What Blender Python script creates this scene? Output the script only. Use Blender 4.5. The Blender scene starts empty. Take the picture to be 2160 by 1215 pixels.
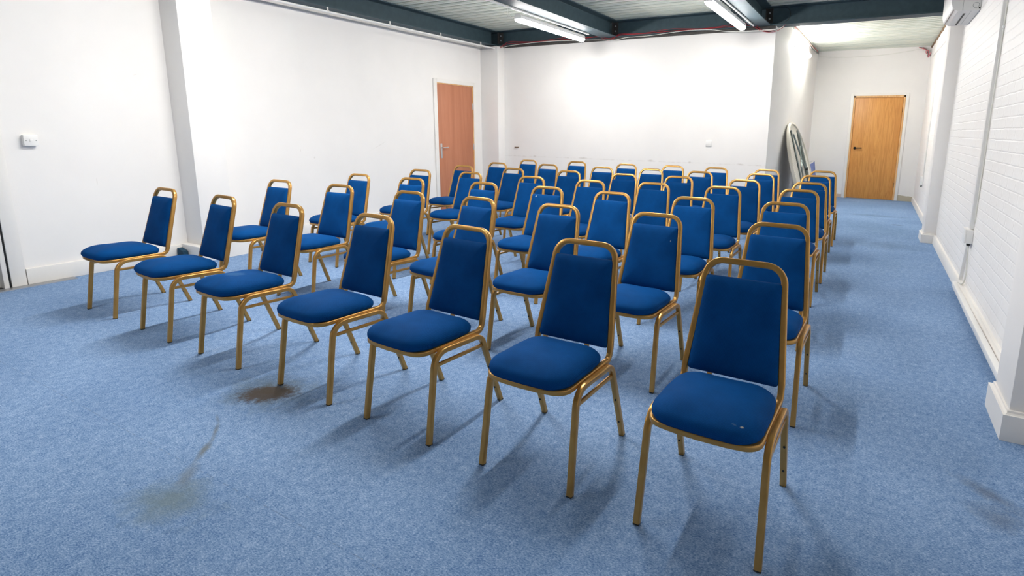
import bpy, bmesh, math, random
from mathutils import Vector, Matrix, noise
random.seed(7)
S = bpy.context.scene
COL = S.collection
PI = math.pi

# ---------------------------------------------------------------- camera, world, exposure
F_PX, CX, CY, CAM_H = 1148.30, 1214.55, 488.22, 1.3051
Rrow = [(0.87848, 0.477632, 0.011864), (-0.098213, 0.156225, 0.982827), (-0.467576, 0.864558, -0.18415)]
cd = bpy.data.cameras.new('camera')
cam = bpy.data.objects.new('camera', cd)
COL.objects.link(cam)
cd.sensor_fit = 'HORIZONTAL'
cd.sensor_width = 36.0
cd.lens = F_PX / 2160.0 * 36.0
cd.shift_x = (1080.0 - CX) / 2160.0
cd.shift_y = (CY - 607.5) / 2160.0
cd.clip_start = 0.02
cd.clip_end = 60
r, u, f = [Vector(v) for v in Rrow]
m = Matrix(((r.x, u.x, -f.x, 0), (r.y, u.y, -f.y, 0), (r.z, u.z, -f.z, CAM_H), (0, 0, 0, 1)))
cam.matrix_world = m
S.camera = cam

W = bpy.data.worlds.new('world')
W.use_nodes = True
W.node_tree.nodes['Background'].inputs[0].default_value = (1.0, 0.98, 0.96, 1)
W.node_tree.nodes['Background'].inputs[1].default_value = 0.3
S.world = W
S.view_settings.view_transform = 'Standard'
S.view_settings.look = 'None'
S.view_settings.gamma = 1.0
S.view_settings.use_curve_mapping = False
S.view_settings.exposure = 1.06

LAMP = 52.0        # emission strength of the batten diffusers

# ---------------------------------------------------------------- materials
def new_mat(name):
    m = bpy.data.materials.new(name)
    m.use_nodes = True
    nt = m.node_tree
    return m, nt, nt.nodes['Principled BSDF']

def N(nt, t, **kw):
    n = nt.nodes.new(t)
    for k, v in kw.items():
        if k in n.inputs.keys():
            n.inputs[k].default_value = v
        else:
            setattr(n, k, v)
    return n

def simple(name, col, rough=0.5, metal=0.0, bump=0.0, scale=40, var=0.0, spec=0.5):
    m, nt, b = new_mat(name)
    b.inputs['Base Color'].default_value = (*col, 1)
    b.inputs['Roughness'].default_value = rough
    b.inputs['Metallic'].default_value = metal
    b.inputs['Specular IOR Level'].default_value = spec
    tc = N(nt, 'ShaderNodeTexCoord')
    nz = N(nt, 'ShaderNodeTexNoise', Scale=scale, Detail=4.0)
    nt.links.new(tc.outputs['Object'], nz.inputs['Vector'])
    if var > 0:
        mx = N(nt, 'ShaderNodeMix', data_type='RGBA')
        mx.inputs['A'].default_value = (*[c * (1 - var) for c in col], 1)
        mx.inputs['B'].default_value = (*[min(1, c * (1 + var)) for c in col], 1)
        nt.links.new(nz.outputs['Fac'], mx.inputs['Factor'])
        nt.links.new(mx.outputs['Result'], b.inputs['Base Color'])
    if bump > 0:
        bp = N(nt, 'ShaderNodeBump', Strength=bump, Distance=0.01)
        nt.links.new(nz.outputs['Fac'], bp.inputs['Height'])
        nt.links.new(bp.outputs['Normal'], b.inputs['Normal'])
    return m

def math_node(nt, op, a, b=None, c=None, clamp=False):
    n = nt.nodes.new('ShaderNodeMath')
    n.operation = op
    n.use_clamp = clamp
    for i, v in enumerate((a, b, c)):
        if v is None:
            continue
        if isinstance(v, (int, float)):
            n.inputs[i].default_value = v
        else:
            nt.links.new(v, n.inputs[i])
    return n.outputs[0]

def ramp(nt, fac, stops):
    n = nt.nodes.new('ShaderNodeValToRGB')
    el = n.color_ramp.elements
    while len(el) < len(stops):
        el.new(0.5)
    for e, (p, c) in zip(el, stops):
        e.position = p
        e.color = (*c, 1) if len(c) == 3 else c
    nt.links.new(fac, n.inputs[0])
    return n.outputs[0]

def mixc(nt, fac, a, b):
    n = nt.nodes.new('ShaderNodeMix')
    n.data_type = 'RGBA'
    if isinstance(fac, (int, float)):
        n.inputs['Factor'].default_value = fac
    else:
        nt.links.new(fac, n.inputs['Factor'])
    for k, v in (('A', a), ('B', b)):
        if isinstance(v, tuple):
            n.inputs[k].default_value = (*v, 1)
        else:
            nt.links.new(v, n.inputs[k])
    return n.outputs['Result']

def world_pos(nt):
    g = nt.nodes.new('ShaderNodeNewGeometry')
    s = nt.nodes.new('ShaderNodeSeparateXYZ')
    nt.links.new(g.outputs['Position'], s.inputs[0])
    return g.outputs['Position'], s.outputs[0], s.outputs[1], s.outputs[2]

def blob(nt, X, Y, warp, cx, cy, rx, ry, rot=0.0, warp_amt=0.6, soft=0.5):
    """soft edged irregular stain mask centred on (cx, cy) of the plane X, Y"""
    dx = math_node(nt, 'SUBTRACT', X, cx)
    dy = math_node(nt, 'SUBTRACT', Y, cy)
    c, s = math.cos(rot), math.sin(rot)
    a = math_node(nt, 'ADD', math_node(nt, 'MULTIPLY', dx, c / rx), math_node(nt, 'MULTIPLY', dy, s / rx))
    b = math_node(nt, 'ADD', math_node(nt, 'MULTIPLY', dx, -s / ry), math_node(nt, 'MULTIPLY', dy, c / ry))
    d = math_node(nt, 'SQRT', math_node(nt, 'ADD', math_node(nt, 'MULTIPLY', a, a), math_node(nt, 'MULTIPLY', b, b)))
    d = math_node(nt, 'ADD', d, math_node(nt, 'MULTIPLY', math_node(nt, 'SUBTRACT', warp, 0.5), warp_amt * 2))
    v = math_node(nt, 'DIVIDE', math_node(nt, 'SUBTRACT', 1.0, d), soft, clamp=True)
    return v

def carpet_mat():
    m, nt, b = new_mat('blue_carpet')
    P, X, Y, Z = world_pos(nt)
    def nz(scale, detail, rough=0.6, stretch=None):
        n = N(nt, 'ShaderNodeTexNoise', Scale=scale, Detail=detail, Roughness=rough)
        if stretch:
            mp = N(nt, 'ShaderNodeMapping')
            mp.inputs['Scale'].default_value = stretch
            nt.links.new(P, mp.inputs[0])
            nt.links.new(mp.outputs[0], n.inputs['Vector'])
        else:
            nt.links.new(P, n.inputs['Vector'])
        return n.outputs['Fac']
    fine = nz(112, 6, 0.9, (1.0, 1.8, 1))
    mid = nz(30, 4, 0.7)
    big = nz(1.3, 3, 0.5)
    v = math_node(nt, 'ADD', math_node(nt, 'MULTIPLY', fine, 0.82), math_node(nt, 'MULTIPLY', mid, 0.18))
    col = ramp(nt, v, [(0.35, (0.030, 0.088, 0.24)), (0.44, (0.100, 0.200, 0.395)), (0.50, (0.20, 0.320, 0.53)), (0.56, (0.33, 0.45, 0.65)), (0.65, (0.62, 0.70, 0.82))])
    # worn, dusty shade differences over metres
    wear = ramp(nt, big, [(0.35, (0.88, 0.9, 0.92)), (0.65, (1.08, 1.06, 1.04))])
    mm = N(nt, 'ShaderNodeMix', data_type='RGBA', blend_type='MULTIPLY')
    mm.inputs['Factor'].default_value = 1
    nt.links.new(col, mm.inputs['A']); nt.links.new(wear, mm.inputs['B'])
    col = mm.outputs['Result']
    warp = nz(9, 6, 0.7)
    warp2 = nz(30, 4, 0.7)
    def stain(col, fac, c, amt):
        return mixc(nt, math_node(nt, 'MULTIPLY', fac, amt), col, c)
    # brown patch below the fourth front chair, with a greenish halo
    col = stain(col, blob(nt, X, Y, warp, -2.53, 1.50, 0.27, 0.20, 0.2, 0.9, 0.9), (0.12, 0.15, 0.15), 0.8)
    col = stain(col, blob(nt, X, Y, warp2, -2.525, 1.480, 0.165, 0.105, 0.55, 0.75, 0.45), (0.085, 0.058, 0.036), 0.86)
    # grey spill with its trail
    col = stain(col, blob(nt, X, Y, warp, -2.06, 0.83, 0.22, 0.13, 0.1, 0.9, 0.9), (0.16, 0.21, 0.22), 0.75)
    for (sx_, sy_, rx_, ry_, ro_, am_) in ((-2.49, 1.222, 0.06, 0.010, -0.42, 0.5), (-2.39, 1.158, 0.105, 0.013, -0.65, 0.75), (-2.28, 1.052, 0.10, 0.020, -0.86, 0.85), (-2.16, 0.93, 0.11, 0.035, -0.80, 0.5)):
        col = stain(col, blob(nt, X, Y, warp, sx_, sy_, rx_, ry_, ro_, 0.7, 0.8), (0.17, 0.19, 0.19), am_)
    # marks on the right, then broad patches toning the aisle carpet darker
    col = stain(col, blob(nt, X, Y, warp, 0.50, 2.31, 0.16, 0.05, -0.7, 0.9, 0.9), (0.10, 0.11, 0.13), 0.55)
    col = stain(col, blob(nt, X, Y, warp, 0.50, 2.18, 0.10, 0.10, 0, 0.9, 0.9), (0.10, 0.11, 0.13), 0.45)
    col = stain(col, blob(nt, X, Y, warp, 0.38, 9.05, 0.10, 0.06, 0, 0.9, 0.7), (0.10, 0.11, 0.12), 0.5)
    col = stain(col, blob(nt, X, Y, warp, 0.12, 9.9, 0.55, 0.16, 0, 0.9, 0.9), (0.08, 0.14, 0.21), 0.45)
    col = stain(col, blob(nt, X, Y, warp, 0.25, 7.3, 0.5, 0.35, 0, 0.9, 0.9), (0.08, 0.14, 0.22), 0.4)
    col = stain(col, blob(nt, X, Y, warp, 0.10, 8.5, 0.6, 0.9, 0.3, 0.9, 0.9), (0.08, 0.15, 0.24), 0.3)
    col = stain(col, blob(nt, X, Y, warp, 0.2, 6.2, 0.45, 0.8, -0.2, 0.9, 0.9), (0.08, 0.15, 0.24), 0.22)
    # thin seams between the carpet sheets
    for yy in (0.98, 4.92, 8.9):
        s = math_node(nt, 'SUBTRACT', 1.0, math_node(nt, 'DIVIDE', math_node(nt, 'ABSOLUTE', math_node(nt, 'SUBTRACT', math_node(nt, 'ADD', Y, math_node(nt, 'MULTIPLY', warp, 0.01)), yy)), 0.003), clamp=True)
        col = stain(col, math_node(nt, 'MULTIPLY', s, math_node(nt, 'GREATER_THAN', warp2, 0.5)), (0.07, 0.11, 0.19), 0.5)
    nt.links.new(col, b.inputs['Base Color'])
    b.inputs['Roughness'].default_value = 0.95
    b.inputs['Specular IOR Level'].default_value = 0.15
    bp = N(nt, 'ShaderNodeBump', Strength=0.35, Distance=0.004)
    nt.links.new(v, bp.inputs['Height'])
    nt.links.new(bp.outputs['Normal'], b.inputs['Normal'])
    return m

WHITE = (0.875, 0.85, 0.825)
def plaster(name, col=WHITE, marks=None):
    m, nt, b = new_mat(name)
    P, X, Y, Z = world_pos(nt)
    n1 = N(nt, 'ShaderNodeTexNoise', Scale=2.2, Detail=5.0, Roughness=0.6)
    nt.links.new(P, n1.inputs['Vector'])
    base = ramp(nt, n1.outputs['Fac'], [(0.3, tuple(c * 0.975 for c in col)), (0.7, tuple(min(1, c * 1.01) for c in col))])
    n2 = N(nt, 'ShaderNodeTexNoise', Scale=14.0, Detail=6.0, Roughness=0.7)
    nt.links.new(P, n2.inputs['Vector'])
    if marks:
        base = marks(nt, base, P, X, Y, Z, n1.outputs['Fac'], n2.outputs['Fac'])
    nt.links.new(base, b.inputs['Base Color'])
    b.inputs['Roughness'].default_value = 0.62
    b.inputs['Specular IOR Level'].default_value = 0.3
    n3 = N(nt, 'ShaderNodeTexNoise', Scale=60.0, Detail=3.0)
    nt.links.new(P, n3.inputs['Vector'])
    bp = N(nt, 'ShaderNodeBump', Strength=0.08, Distance=0.004)
    nt.links.new(n3.outputs['Fac'], bp.inputs['Height'])
    nt.links.new(bp.outputs['Normal'], b.inputs['Normal'])
    return m

def back_marks(nt, base, P, X, Y, Z, a, c):
    # row of chair scuffs at backrest height
    zz = math_node(nt, 'ADD', Z, math_node(nt, 'MULTIPLY', a, 0.02))
    line = math_node(nt, 'SUBTRACT', 1.0, math_node(nt, 'DIVIDE', math_node(nt, 'ABSOLUTE', math_node(nt, 'SUBTRACT', zz, 0.857)), 0.011), clamp=True)
    k = math_node(nt, 'MULTIPLY', line, math_node(nt, 'MULTIPLY', math_node(nt, 'SUBTRACT', c, 0.42), 3.2, clamp=True))
    base = mixc(nt, math_node(nt, 'MULTIPLY', k, 0.6), base, (0.52, 0.47, 0.42))
    for cx, rx in ((-5.02, 0.035), (-4.1, 0.10), (-2.95, 0.06), (-2.35, 0.03), (-1.62, 0.05)):
        s = blob(nt, X, Z, c, cx, 0.855, rx, 0.018, 0, 0.9, 0.8)
        base = mixc(nt, math_node(nt, 'MULTIPLY', s, 0.45), base, (0.5, 0.44, 0.38))
    return base

def far_marks(nt, base, P, X, Y, Z, a, c):
    # bare plaster where the skirting is missing
    h = math_node(nt, 'ADD', math_node(nt, 'MULTIPLY', a, 0.12), 0.04)
    low = math_node(nt, 'LESS_THAN', Z, h)
    right = math_node(nt, 'MULTIPLY', low, math_node(nt, 'GREATER_THAN', X, 0.47))
    base = mixc(nt, right, base, (0.50, 0.44, 0.33))
    left = math_node(nt, 'MULTIPLY', math_node(nt, 'LESS_THAN', Z, 0.07), math_node(nt, 'LESS_THAN', X, -0.5))
    return mixc(nt, left, base, (0.66, 0.52, 0.44))

def left_marks(nt, base, P, X, Y, Z, a, c):
    for cy, cz, ry, rz, rot in ((5.35, 1.05, 0.16, 0.004, 0.4), (4.18, 1.02, 0.01, 0.02, 0), (4.36, 0.93, 0.015, 0.02, 0), (2.2, 0.8, 0.004, 0.04, 0), (2.6, 1.75, 0.03, 0.003, 0.4)):
        s = blob(nt, Y, Z, c, cy, cz, ry, rz, rot, 0.8, 0.7)
        base = mixc(nt, math_node(nt, 'MULTIPLY', s, 0.35), base, (0.55, 0.5, 0.45))
    return base

def alcove_marks(nt, base, P, X, Y, Z, a, c):
    s = blob(nt, Y, Z, c, 8.6, 0.78, 0.12, 0.015, 0.2, 0.9, 0.8)
    return mixc(nt, math_node(nt, 'MULTIPLY', s, 0.35), base, (0.6, 0.56, 0.5))

def brick_mat():
    m, nt, b = new_mat('white_painted_brick')
    P, X, Y, Z = world_pos(nt)
    cmb = N(nt, 'ShaderNodeCombineXYZ')
    nt.links.new(Y, cmb.inputs[0]); nt.links.new(Z, cmb.inputs[1])
    w = N(nt, 'ShaderNodeTexNoise', Scale=6.0, Detail=3.0)
    nt.links.new(P, w.inputs['Vector'])
    wv = N(nt, 'ShaderNodeVectorMath', operation='SCALE'); wv.inputs[3].default_value = 0.012
    nt.links.new(w.outputs['Color'], wv.inputs[0])
    ad = N(nt, 'ShaderNodeVectorMath', operation='ADD')
    nt.links.new(cmb.outputs[0], ad.inputs[0]); nt.links.new(wv.outputs[0], ad.inputs[1])
    br = N(nt, 'ShaderNodeTexBrick')
    br.inputs['Scale'].default_value = 1.0
    br.inputs['Mortar Size'].default_value = 0.007
    br.inputs['Mortar Smooth'].default_value = 0.8
    br.inputs['Brick Width'].default_value = 0.225
    br.inputs['Row Height'].default_value = 0.075
    br.inputs['Color1'].default_value = (0.2, 0.2, 0.2, 1)
    br.inputs['Color2'].default_value = (0.8, 0.8, 0.8, 1)
    nt.links.new(ad.outputs[0], br.inputs['Vector'])
    inv = math_node(nt, 'SUBTRACT', 1.0, br.outputs['Fac'])
    n2 = N(nt, 'ShaderNodeTexNoise', Scale=45.0, Detail=5.0, Roughness=0.65)
    nt.links.new(P, n2.inputs['Vector'])
    h = math_node(nt, 'ADD', inv, math_node(nt, 'MULTIPLY', n2.outputs['Fac'], 0.35))
    bp = N(nt, 'ShaderNodeBump', Strength=0.38, Distance=0.006)
    nt.links.new(h, bp.inputs['Height'])
    nt.links.new(bp.outputs['Normal'], b.inputs['Normal'])
    n1 = N(nt, 'ShaderNodeTexNoise', Scale=2.5, Detail=6.0, Roughness=0.7)
    nt.links.new(P, n1.inputs['Vector'])
    base = ramp(nt, n1.outputs['Fac'], [(0.3, (0.90, 0.875, 0.85)), (0.7, (0.93, 0.91, 0.89))])
    # damp, flaked paint just above the skirting
    low = math_node(nt, 'SUBTRACT', 1.0, math_node(nt, 'DIVIDE', Z, 0.28), clamp=True)
    k = math_node(nt, 'MULTIPLY', low, math_node(nt, 'MULTIPLY', math_node(nt, 'SUBTRACT', n2.outputs['Fac'], 0.48), 4.0, clamp=True))
    base = mixc(nt, math_node(nt, 'MULTIPLY', k, 0.45), base, (0.72, 0.55, 0.45))
    nt.links.new(base, b.inputs['Base Color'])
    b.inputs['Roughness'].default_value = 0.5
    b.inputs['Specular IOR Level'].default_value = 0.35
    return m

def wood_mat(name, c1, c2, c3, scale=1.0, grain=1.0, rough=0.42, figure=True):
    """upright veneer with wavy long grain; x across the leaf, z up"""
    m, nt, b = new_mat(name)
    tc = N(nt, 'ShaderNodeTexCoord')
    mp = N(nt, 'ShaderNodeMapping')
    mp.inputs['Scale'].default_value = (9 * scale, 9 * scale, 0.45 * scale)
    nt.links.new(tc.outputs['Object'], mp.inputs[0])
    n1 = N(nt, 'ShaderNodeTexNoise', Scale=1.0, Detail=5.0, Roughness=0.55, Distortion=1.2)
    nt.links.new(mp.outputs[0], n1.inputs['Vector'])
    rings = math_node(nt, 'FRACT', math_node(nt, 'MULTIPLY', n1.outputs['Fac'], 9.0 * grain))
    rings = math_node(nt, 'ABSOLUTE', math_node(nt, 'SUBTRACT', math_node(nt, 'MULTIPLY', rings, 2.0), 1.0))
    mp2 = N(nt, 'ShaderNodeMapping')
    mp2.inputs['Scale'].default_value = (160, 160, 5)
    nt.links.new(tc.outputs['Object'], mp2.inputs[0])
    n2 = N(nt, 'ShaderNodeTexNoise', Scale=1.0, Detail=3.0)
    nt.links.new(mp2.outputs[0], n2.inputs['Vector'])
    v = n2.outputs['Fac']
    if figure:
        v = math_node(nt, 'ADD', math_node(nt, 'MULTIPLY', rings, 0.4), math_node(nt, 'MULTIPLY', n2.outputs['Fac'], 0.6))
    col = ramp(nt, v, [(0.25, c1), (0.5, c2), (0.75, c3)])
    nt.links.new(col, b.inputs['Base Color'])
    b.inputs['Roughness'].default_value = rough
    return m

def fabric_mat(name, scuffs=(), speck=None):
    m, nt, b = new_mat(name)
    tc = N(nt, 'ShaderNodeTexCoord')
    sep = N(nt, 'ShaderNodeSeparateXYZ')
    nt.links.new(tc.outputs['Object'], sep.inputs[0])
    wv = N(nt, 'ShaderNodeTexWave', Scale=110.0, Distortion=0.0)
    wv.bands_direction = 'X'
    nt.links.new(tc.outputs['Object'], wv.inputs['Vector'])
    wz = N(nt, 'ShaderNodeTexWave', Scale=110.0, Distortion=0.0)
    wz.bands_direction = 'DIAGONAL'
    nt.links.new(tc.outputs['Object'], wz.inputs['Vector'])
    w = math_node(nt, 'MULTIPLY', wv.outputs['Fac'], wz.outputs['Fac'])
    n1 = N(nt, 'ShaderNodeTexNoise', Scale=9.0, Detail=5.0, Roughness=0.6)
    nt.links.new(tc.outputs['Object'], n1.inputs['Vector'])
    v = math_node(nt, 'ADD', math_node(nt, 'MULTIPLY', w, 0.45), math_node(nt, 'MULTIPLY', n1.outputs['Fac'], 0.55))
    col = ramp(nt, v, [(0.2, FAB[0]), (0.5, FAB[1]), (0.8, FAB[2])])
    n2 = N(nt, 'ShaderNodeTexNoise', Scale=30.0, Detail=5.0, Roughness=0.7)
    nt.links.new(tc.outputs['Object'], n2.inputs['Vector'])
    ax = {'x': sep.outputs[0], 'y': sep.outputs[1], 'z': sep.outputs[2]}
    for (a1, a2, cx, cy, rx, ry, rot, c, amt) in scuffs:
        s = blob(nt, ax[a1], ax[a2], n2.outputs['Fac'], cx, cy, rx, ry, rot, 0.7, 0.5)
        col = mixc(nt, math_node(nt, 'MULTIPLY', s, amt), col, c)
    nt.links.new(col, b.inputs['Base Color'])
    b.inputs['Roughness'].default_value = 0.75
    b.inputs['Specular IOR Level'].default_value = 0.05
    bp = N(nt, 'ShaderNodeBump', Strength=0.25, Distance=0.001)
    nt.links.new(w, bp.inputs['Height'])
    nt.links.new(bp.outputs['Normal'], b.inputs['Normal'])
    return m
FAB = ((0.0014, 0.044, 0.165), (0.0022, 0.064, 0.235), (0.003, 0.085, 0.30))

def emit(name, col, strength):
    m, nt, b = new_mat(name)
    b.inputs['Base Color'].default_value = (0.9, 0.9, 0.9, 1)
    b.inputs['Emission Color'].default_value = (*col, 1)
    b.inputs['Emission Strength'].default_value = strength
    return m

def deck_mat():
    m, nt, b = new_mat('galvanised_deck')
    P, X, Y, Z = world_pos(nt)
    n1 = N(nt, 'ShaderNodeTexNoise', Scale=3.0, Detail=5.0, Roughness=0.6)
    mp = N(nt, 'ShaderNodeMapping'); mp.inputs['Scale'].default_value = (0.5, 2.5, 1)
    nt.links.new(P, mp.inputs[0]); nt.links.new(mp.outputs[0], n1.inputs['Vector'])
    col = ramp(nt, n1.outputs['Fac'], [(0.3, (0.52, 0.58, 0.52)), (0.5, (0.68, 0.72, 0.64)), (0.72, (0.78, 0.78, 0.67))])
    nt.links.new(col, b.inputs['Base Color'])
    b.inputs['Roughness'].default_value = 0.42
    b.inputs['Metallic'].default_value = 0.0
    return m

M = {}
M['carpet'] = carpet_mat()
M['wall_left'] = plaster('left_wall_paint', marks=left_marks)
M['wall_back'] = plaster('back_wall_paint', marks=back_marks)
M['wall_far'] = plaster('far_wall_paint', marks=far_marks)
M['wall_alcove'] = plaster('alcove_wall_paint', marks=alcove_marks)
M['white'] = plaster('white_paint')
M['gloss'] = simple('white_gloss_paint', (0.86, 0.83, 0.79), 0.38, bump=0.05, scale=30, var=0.02)
M['brick'] = brick_mat()
M['steel'] = simple('blue_grey_beam_paint', (0.050, 0.084, 0.102), 0.55, 0.0, bump=0.15, scale=14, var=0.28, spec=0.3)
M['cleat'] = simple('rusty_dark_steel', (0.028, 0.026, 0.026), 0.6, bump=0.3, scale=30, var=0.5)
M['packer'] = simple('dark_grey_packer', (0.07, 0.065, 0.06), 0.8, bump=0.5, scale=25, var=0.5)
M['deck'] = deck_mat()
M['pvc'] = simple('white_plastic', (0.84, 0.83, 0.81), 0.35, var=0.02)
M['cream_pvc'] = simple('off_white_plastic', (0.80, 0.78, 0.74), 0.4, var=0.03)
M['gold'] = None
M['black'] = simple('black_plastic', (0.012, 0.012, 0.012), 0.5)
M['blackmetal'] = simple('black_metal', (0.015, 0.013, 0.012), 0.35, 0.6)
M['silver'] = simple('satin_silver', (0.62, 0.63, 0.64), 0.3, 0.9)
M['oak'] = wood_mat('oak_veneer', (0.56, 0.235, 0.052), (0.66, 0.300, 0.075), (0.72, 0.350, 0.098), 1.1, 0.9)
M['ply'] = wood_mat('reddish_plywood', (0.44, 0.160, 0.078), (0.49, 0.185, 0.095), (0.54, 0.215, 0.115), 0.6, 0.25, 0.5)
M['pine'] = wood_mat('pine_lining', (0.66, 0.33, 0.11), (0.78, 0.46, 0.20), (0.86, 0.58, 0.30), 2.0, 0.6)
M['led'] = emit('led_diffuser', (1.0, 0.97, 0.93), LAMP)
M['led_bright'] = emit('led_diffuser_bright', (1.0, 0.975, 0.94), LAMP * 1.25)
M['led_near'] = emit('led_diffuser_near', (1.0, 0.975, 0.94), LAMP * 1.4)
M['led_dim'] = emit('led_diffuser_dim', (1.0, 0.975, 0.94), LAMP * 0.75)
M['led_far'] = emit('led_diffuser_soft', (1.0, 0.975, 0.94), LAMP * 0.80)
M['red'] = simple('red_cable', (0.40, 0.018, 0.028), 0.4)
M['pink'] = simple('pink_cable', (0.62, 0.18, 0.2), 0.5)
M['whitecable'] = simple('white_cable', (0.75, 0.74, 0.68), 0.4)
M['mortar'] = simple('rough_mortar', (0.27, 0.22, 0.18), 0.9, bump=1.0, scale=30, var=0.6)
M['timber'] = simple('dark_brown_rough', (0.17, 0.10, 0.05), 0.8, bump=0.6, scale=25, var=0.7)
M['tabletop'] = simple('cream_table_plastic', (0.70, 0.66, 0.57), 0.5, bump=0.1, scale=60, var=0.03)
M['grid'] = None
M['greymetal'] = simple('grey_tube_metal', (0.20, 0.235, 0.23), 0.4, 0.6, var=0.1)
M['bluepanel'] = simple('blue_panel', (0.12, 0.20, 0.52), 0.55, var=0.05)
M['navy'] = simple('navy_carpet_scrap', (0.012, 0.05, 0.09), 0.95, bump=0.6, scale=90, var=0.4)
M['greycarpet'] = simple('dark_grey_carpet', (0.07, 0.075, 0.08), 0.95, bump=0.4, scale=120, var=0.45)
M['acwhite'] = simple('air_unit_plastic', (0.74, 0.735, 0.72), 0.38, var=0.02)
M['dark'] = simple('dark_gap', (0.02, 0.018, 0.016), 0.9)

def gold_mat():
    m, nt, b = new_mat('gold_paint')
    tc = N(nt, 'ShaderNodeTexCoord')
    n1 = N(nt, 'ShaderNodeTexNoise', Scale=18.0, Detail=4.0)
    nt.links.new(tc.outputs['Object'], n1.inputs['Vector'])
    col = ramp(nt, n1.outputs['Fac'], [(0.3, (0.50, 0.262, 0.066)), (0.7, (0.57, 0.315, 0.088))])
    nt.links.new(col, b.inputs['Base Color'])
    b.inputs['Metallic'].default_value = 0.6
    b.inputs['Roughness'].default_value = 0.28
    return m
M['gold'] = gold_mat()

def ribbed_mat():
    m, nt, b = new_mat('ribbed_table_underside')
    tc = N(nt, 'ShaderNodeTexCoord')
    sep = N(nt, 'ShaderNodeSeparateXYZ')
    nt.links.new(tc.outputs['Object'], sep.inputs[0])
    d = math_node(nt, 'ADD', sep.outputs[0], sep.outputs[1])
    fr = math_node(nt, 'FRACT', math_node(nt, 'MULTIPLY', d, 14.0))
    h = math_node(nt, 'GREATER_THAN', fr, 0.3)
    col = mixc(nt, h, (0.50, 0.48, 0.42), (0.72, 0.69, 0.62))
    nt.links.new(col, b.inputs['Base Color'])
    b.inputs['Roughness'].default_value = 0.5
    bp = N(nt, 'ShaderNodeBump', Strength=0.6, Distance=0.006)
    nt.links.new(h, bp.inputs['Height'])
    nt.links.new(bp.outputs['Normal'], b.inputs['Normal'])
    return m
M['grid'] = ribbed_mat()

# ---------------------------------------------------------------- mesh helpers
def finish(name, bm, mat, parent=None, smooth=False, angle=35):
    bmesh.ops.recalc_face_normals(bm, faces=bm.faces)
    me = bpy.data.meshes.new(name)
    bm.to_mesh(me)
    bm.free()
    if mat:
        me.materials.append(mat)
    if smooth:
        for p in me.polygons:
            p.use_smooth = True
        me.set_sharp_from_angle(angle=math.radians(angle))
    o = bpy.data.objects.new(name, me)
    COL.objects.link(o)
    if parent:
        o.parent = parent
    return o

def tag(o, label=None, cat=None, group=None, kind=None):
    if label: o['label'] = label
    if cat: o['category'] = cat
    if group: o['group'] = group
    if kind: o['kind'] = kind
    return o

def empty(name, loc=(0, 0, 0), rz=0.0, label=None, cat=None, group=None):
    o = bpy.data.objects.new(name, None)
    o.empty_display_size = 0.1
    COL.objects.link(o)
    o.location = loc
    o.rotation_euler = (0, 0, rz)
    return tag(o, label, cat, group)

def box(bm, x0, x1, y0, y1, z0, z1, bev=0.0):
    n = bmesh.new()
    bmesh.ops.create_cube(n, size=1.0)
    for v in n.verts:
        v.co = Vector(((x0 + x1) / 2 + v.co.x * (x1 - x0), (y0 + y1) / 2 + v.co.y * (y1 - y0), (z0 + z1) / 2 + v.co.z * (z1 - z0)))
    if bev > 0:
        bmesh.ops.bevel(n, geom=n.edges[:], offset=bev, segments=2, affect='EDGES', profile=0.5)
    me = bpy.data.meshes.new('t'); n.to_mesh(me); n.free()
    bm.from_mesh(me); bpy.data.meshes.remove(me)
    return bm

def boxobj(name, mat, x0, x1, y0, y1, z0, z1, bev=0.0, parent=None):
    bm = bmesh.new(); box(bm, x0, x1, y0, y1, z0, z1, bev)
    return finish(name, bm, mat, parent, smooth=bev > 0)

def struct(name, mat, *a, bev=0.0, parent=None):
    o = boxobj(name, mat, *a, bev=bev, parent=parent)
    if not parent: o['kind'] = 'structure'
    return o

def prism(bm, pts, a0, a1, axis):
    """extrude a 2D outline along an axis; pts are in the other two axes, in xyz order"""
    def mk(p, a):
        return {'x': (a, p[0], p[1]), 'y': (p[0], a, p[1]), 'z': (p[0], p[1], a)}[axis]
    v0 = [bm.verts.new(mk(p, a0)) for p in pts]
    v1 = [bm.verts.new(mk(p, a1)) for p in pts]
    n = len(pts)
    bm.faces.new(v0); bm.faces.new(v1)
    for i in range(n):
        bm.faces.new((v0[i], v0[(i + 1) % n], v1[(i + 1) % n], v1[i]))

def fillet(pts, rad, seg=8):
    pts = [Vector(p) for p in pts]
    out = [pts[0]]
    for i in range(1, len(pts) - 1):
        a, b, c = pts[i - 1], pts[i], pts[i + 1]
        r_ = rad[i] if isinstance(rad, (list, tuple)) else rad
        d1, d2 = (a - b), (c - b)
        l1, l2 = d1.length, d2.length
        d1.normalize(); d2.normalize()
        ang = d1.angle(d2)
        if r_ <= 0 or ang > PI - 0.02:
            out.append(b); continue
        t = min(r_ / math.tan(ang / 2), l1 * 0.49, l2 * 0.49)
        rr = t * math.tan(ang / 2)
        bis = (d1 + d2).normalized()
        cen = b + bis * (rr / math.sin(ang / 2))
        p1, p2 = b + d1 * t, b + d2 * t
        v1, v2 = p1 - cen, p2 - cen
        tot = v1.angle(v2)
        ax = v1.cross(v2).normalized()
        for k in range(seg + 1):
            out.append(cen + Matrix.Rotation(tot * k / seg, 3, ax) @ v1)
    out.append(pts[-1])
    return out

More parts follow.
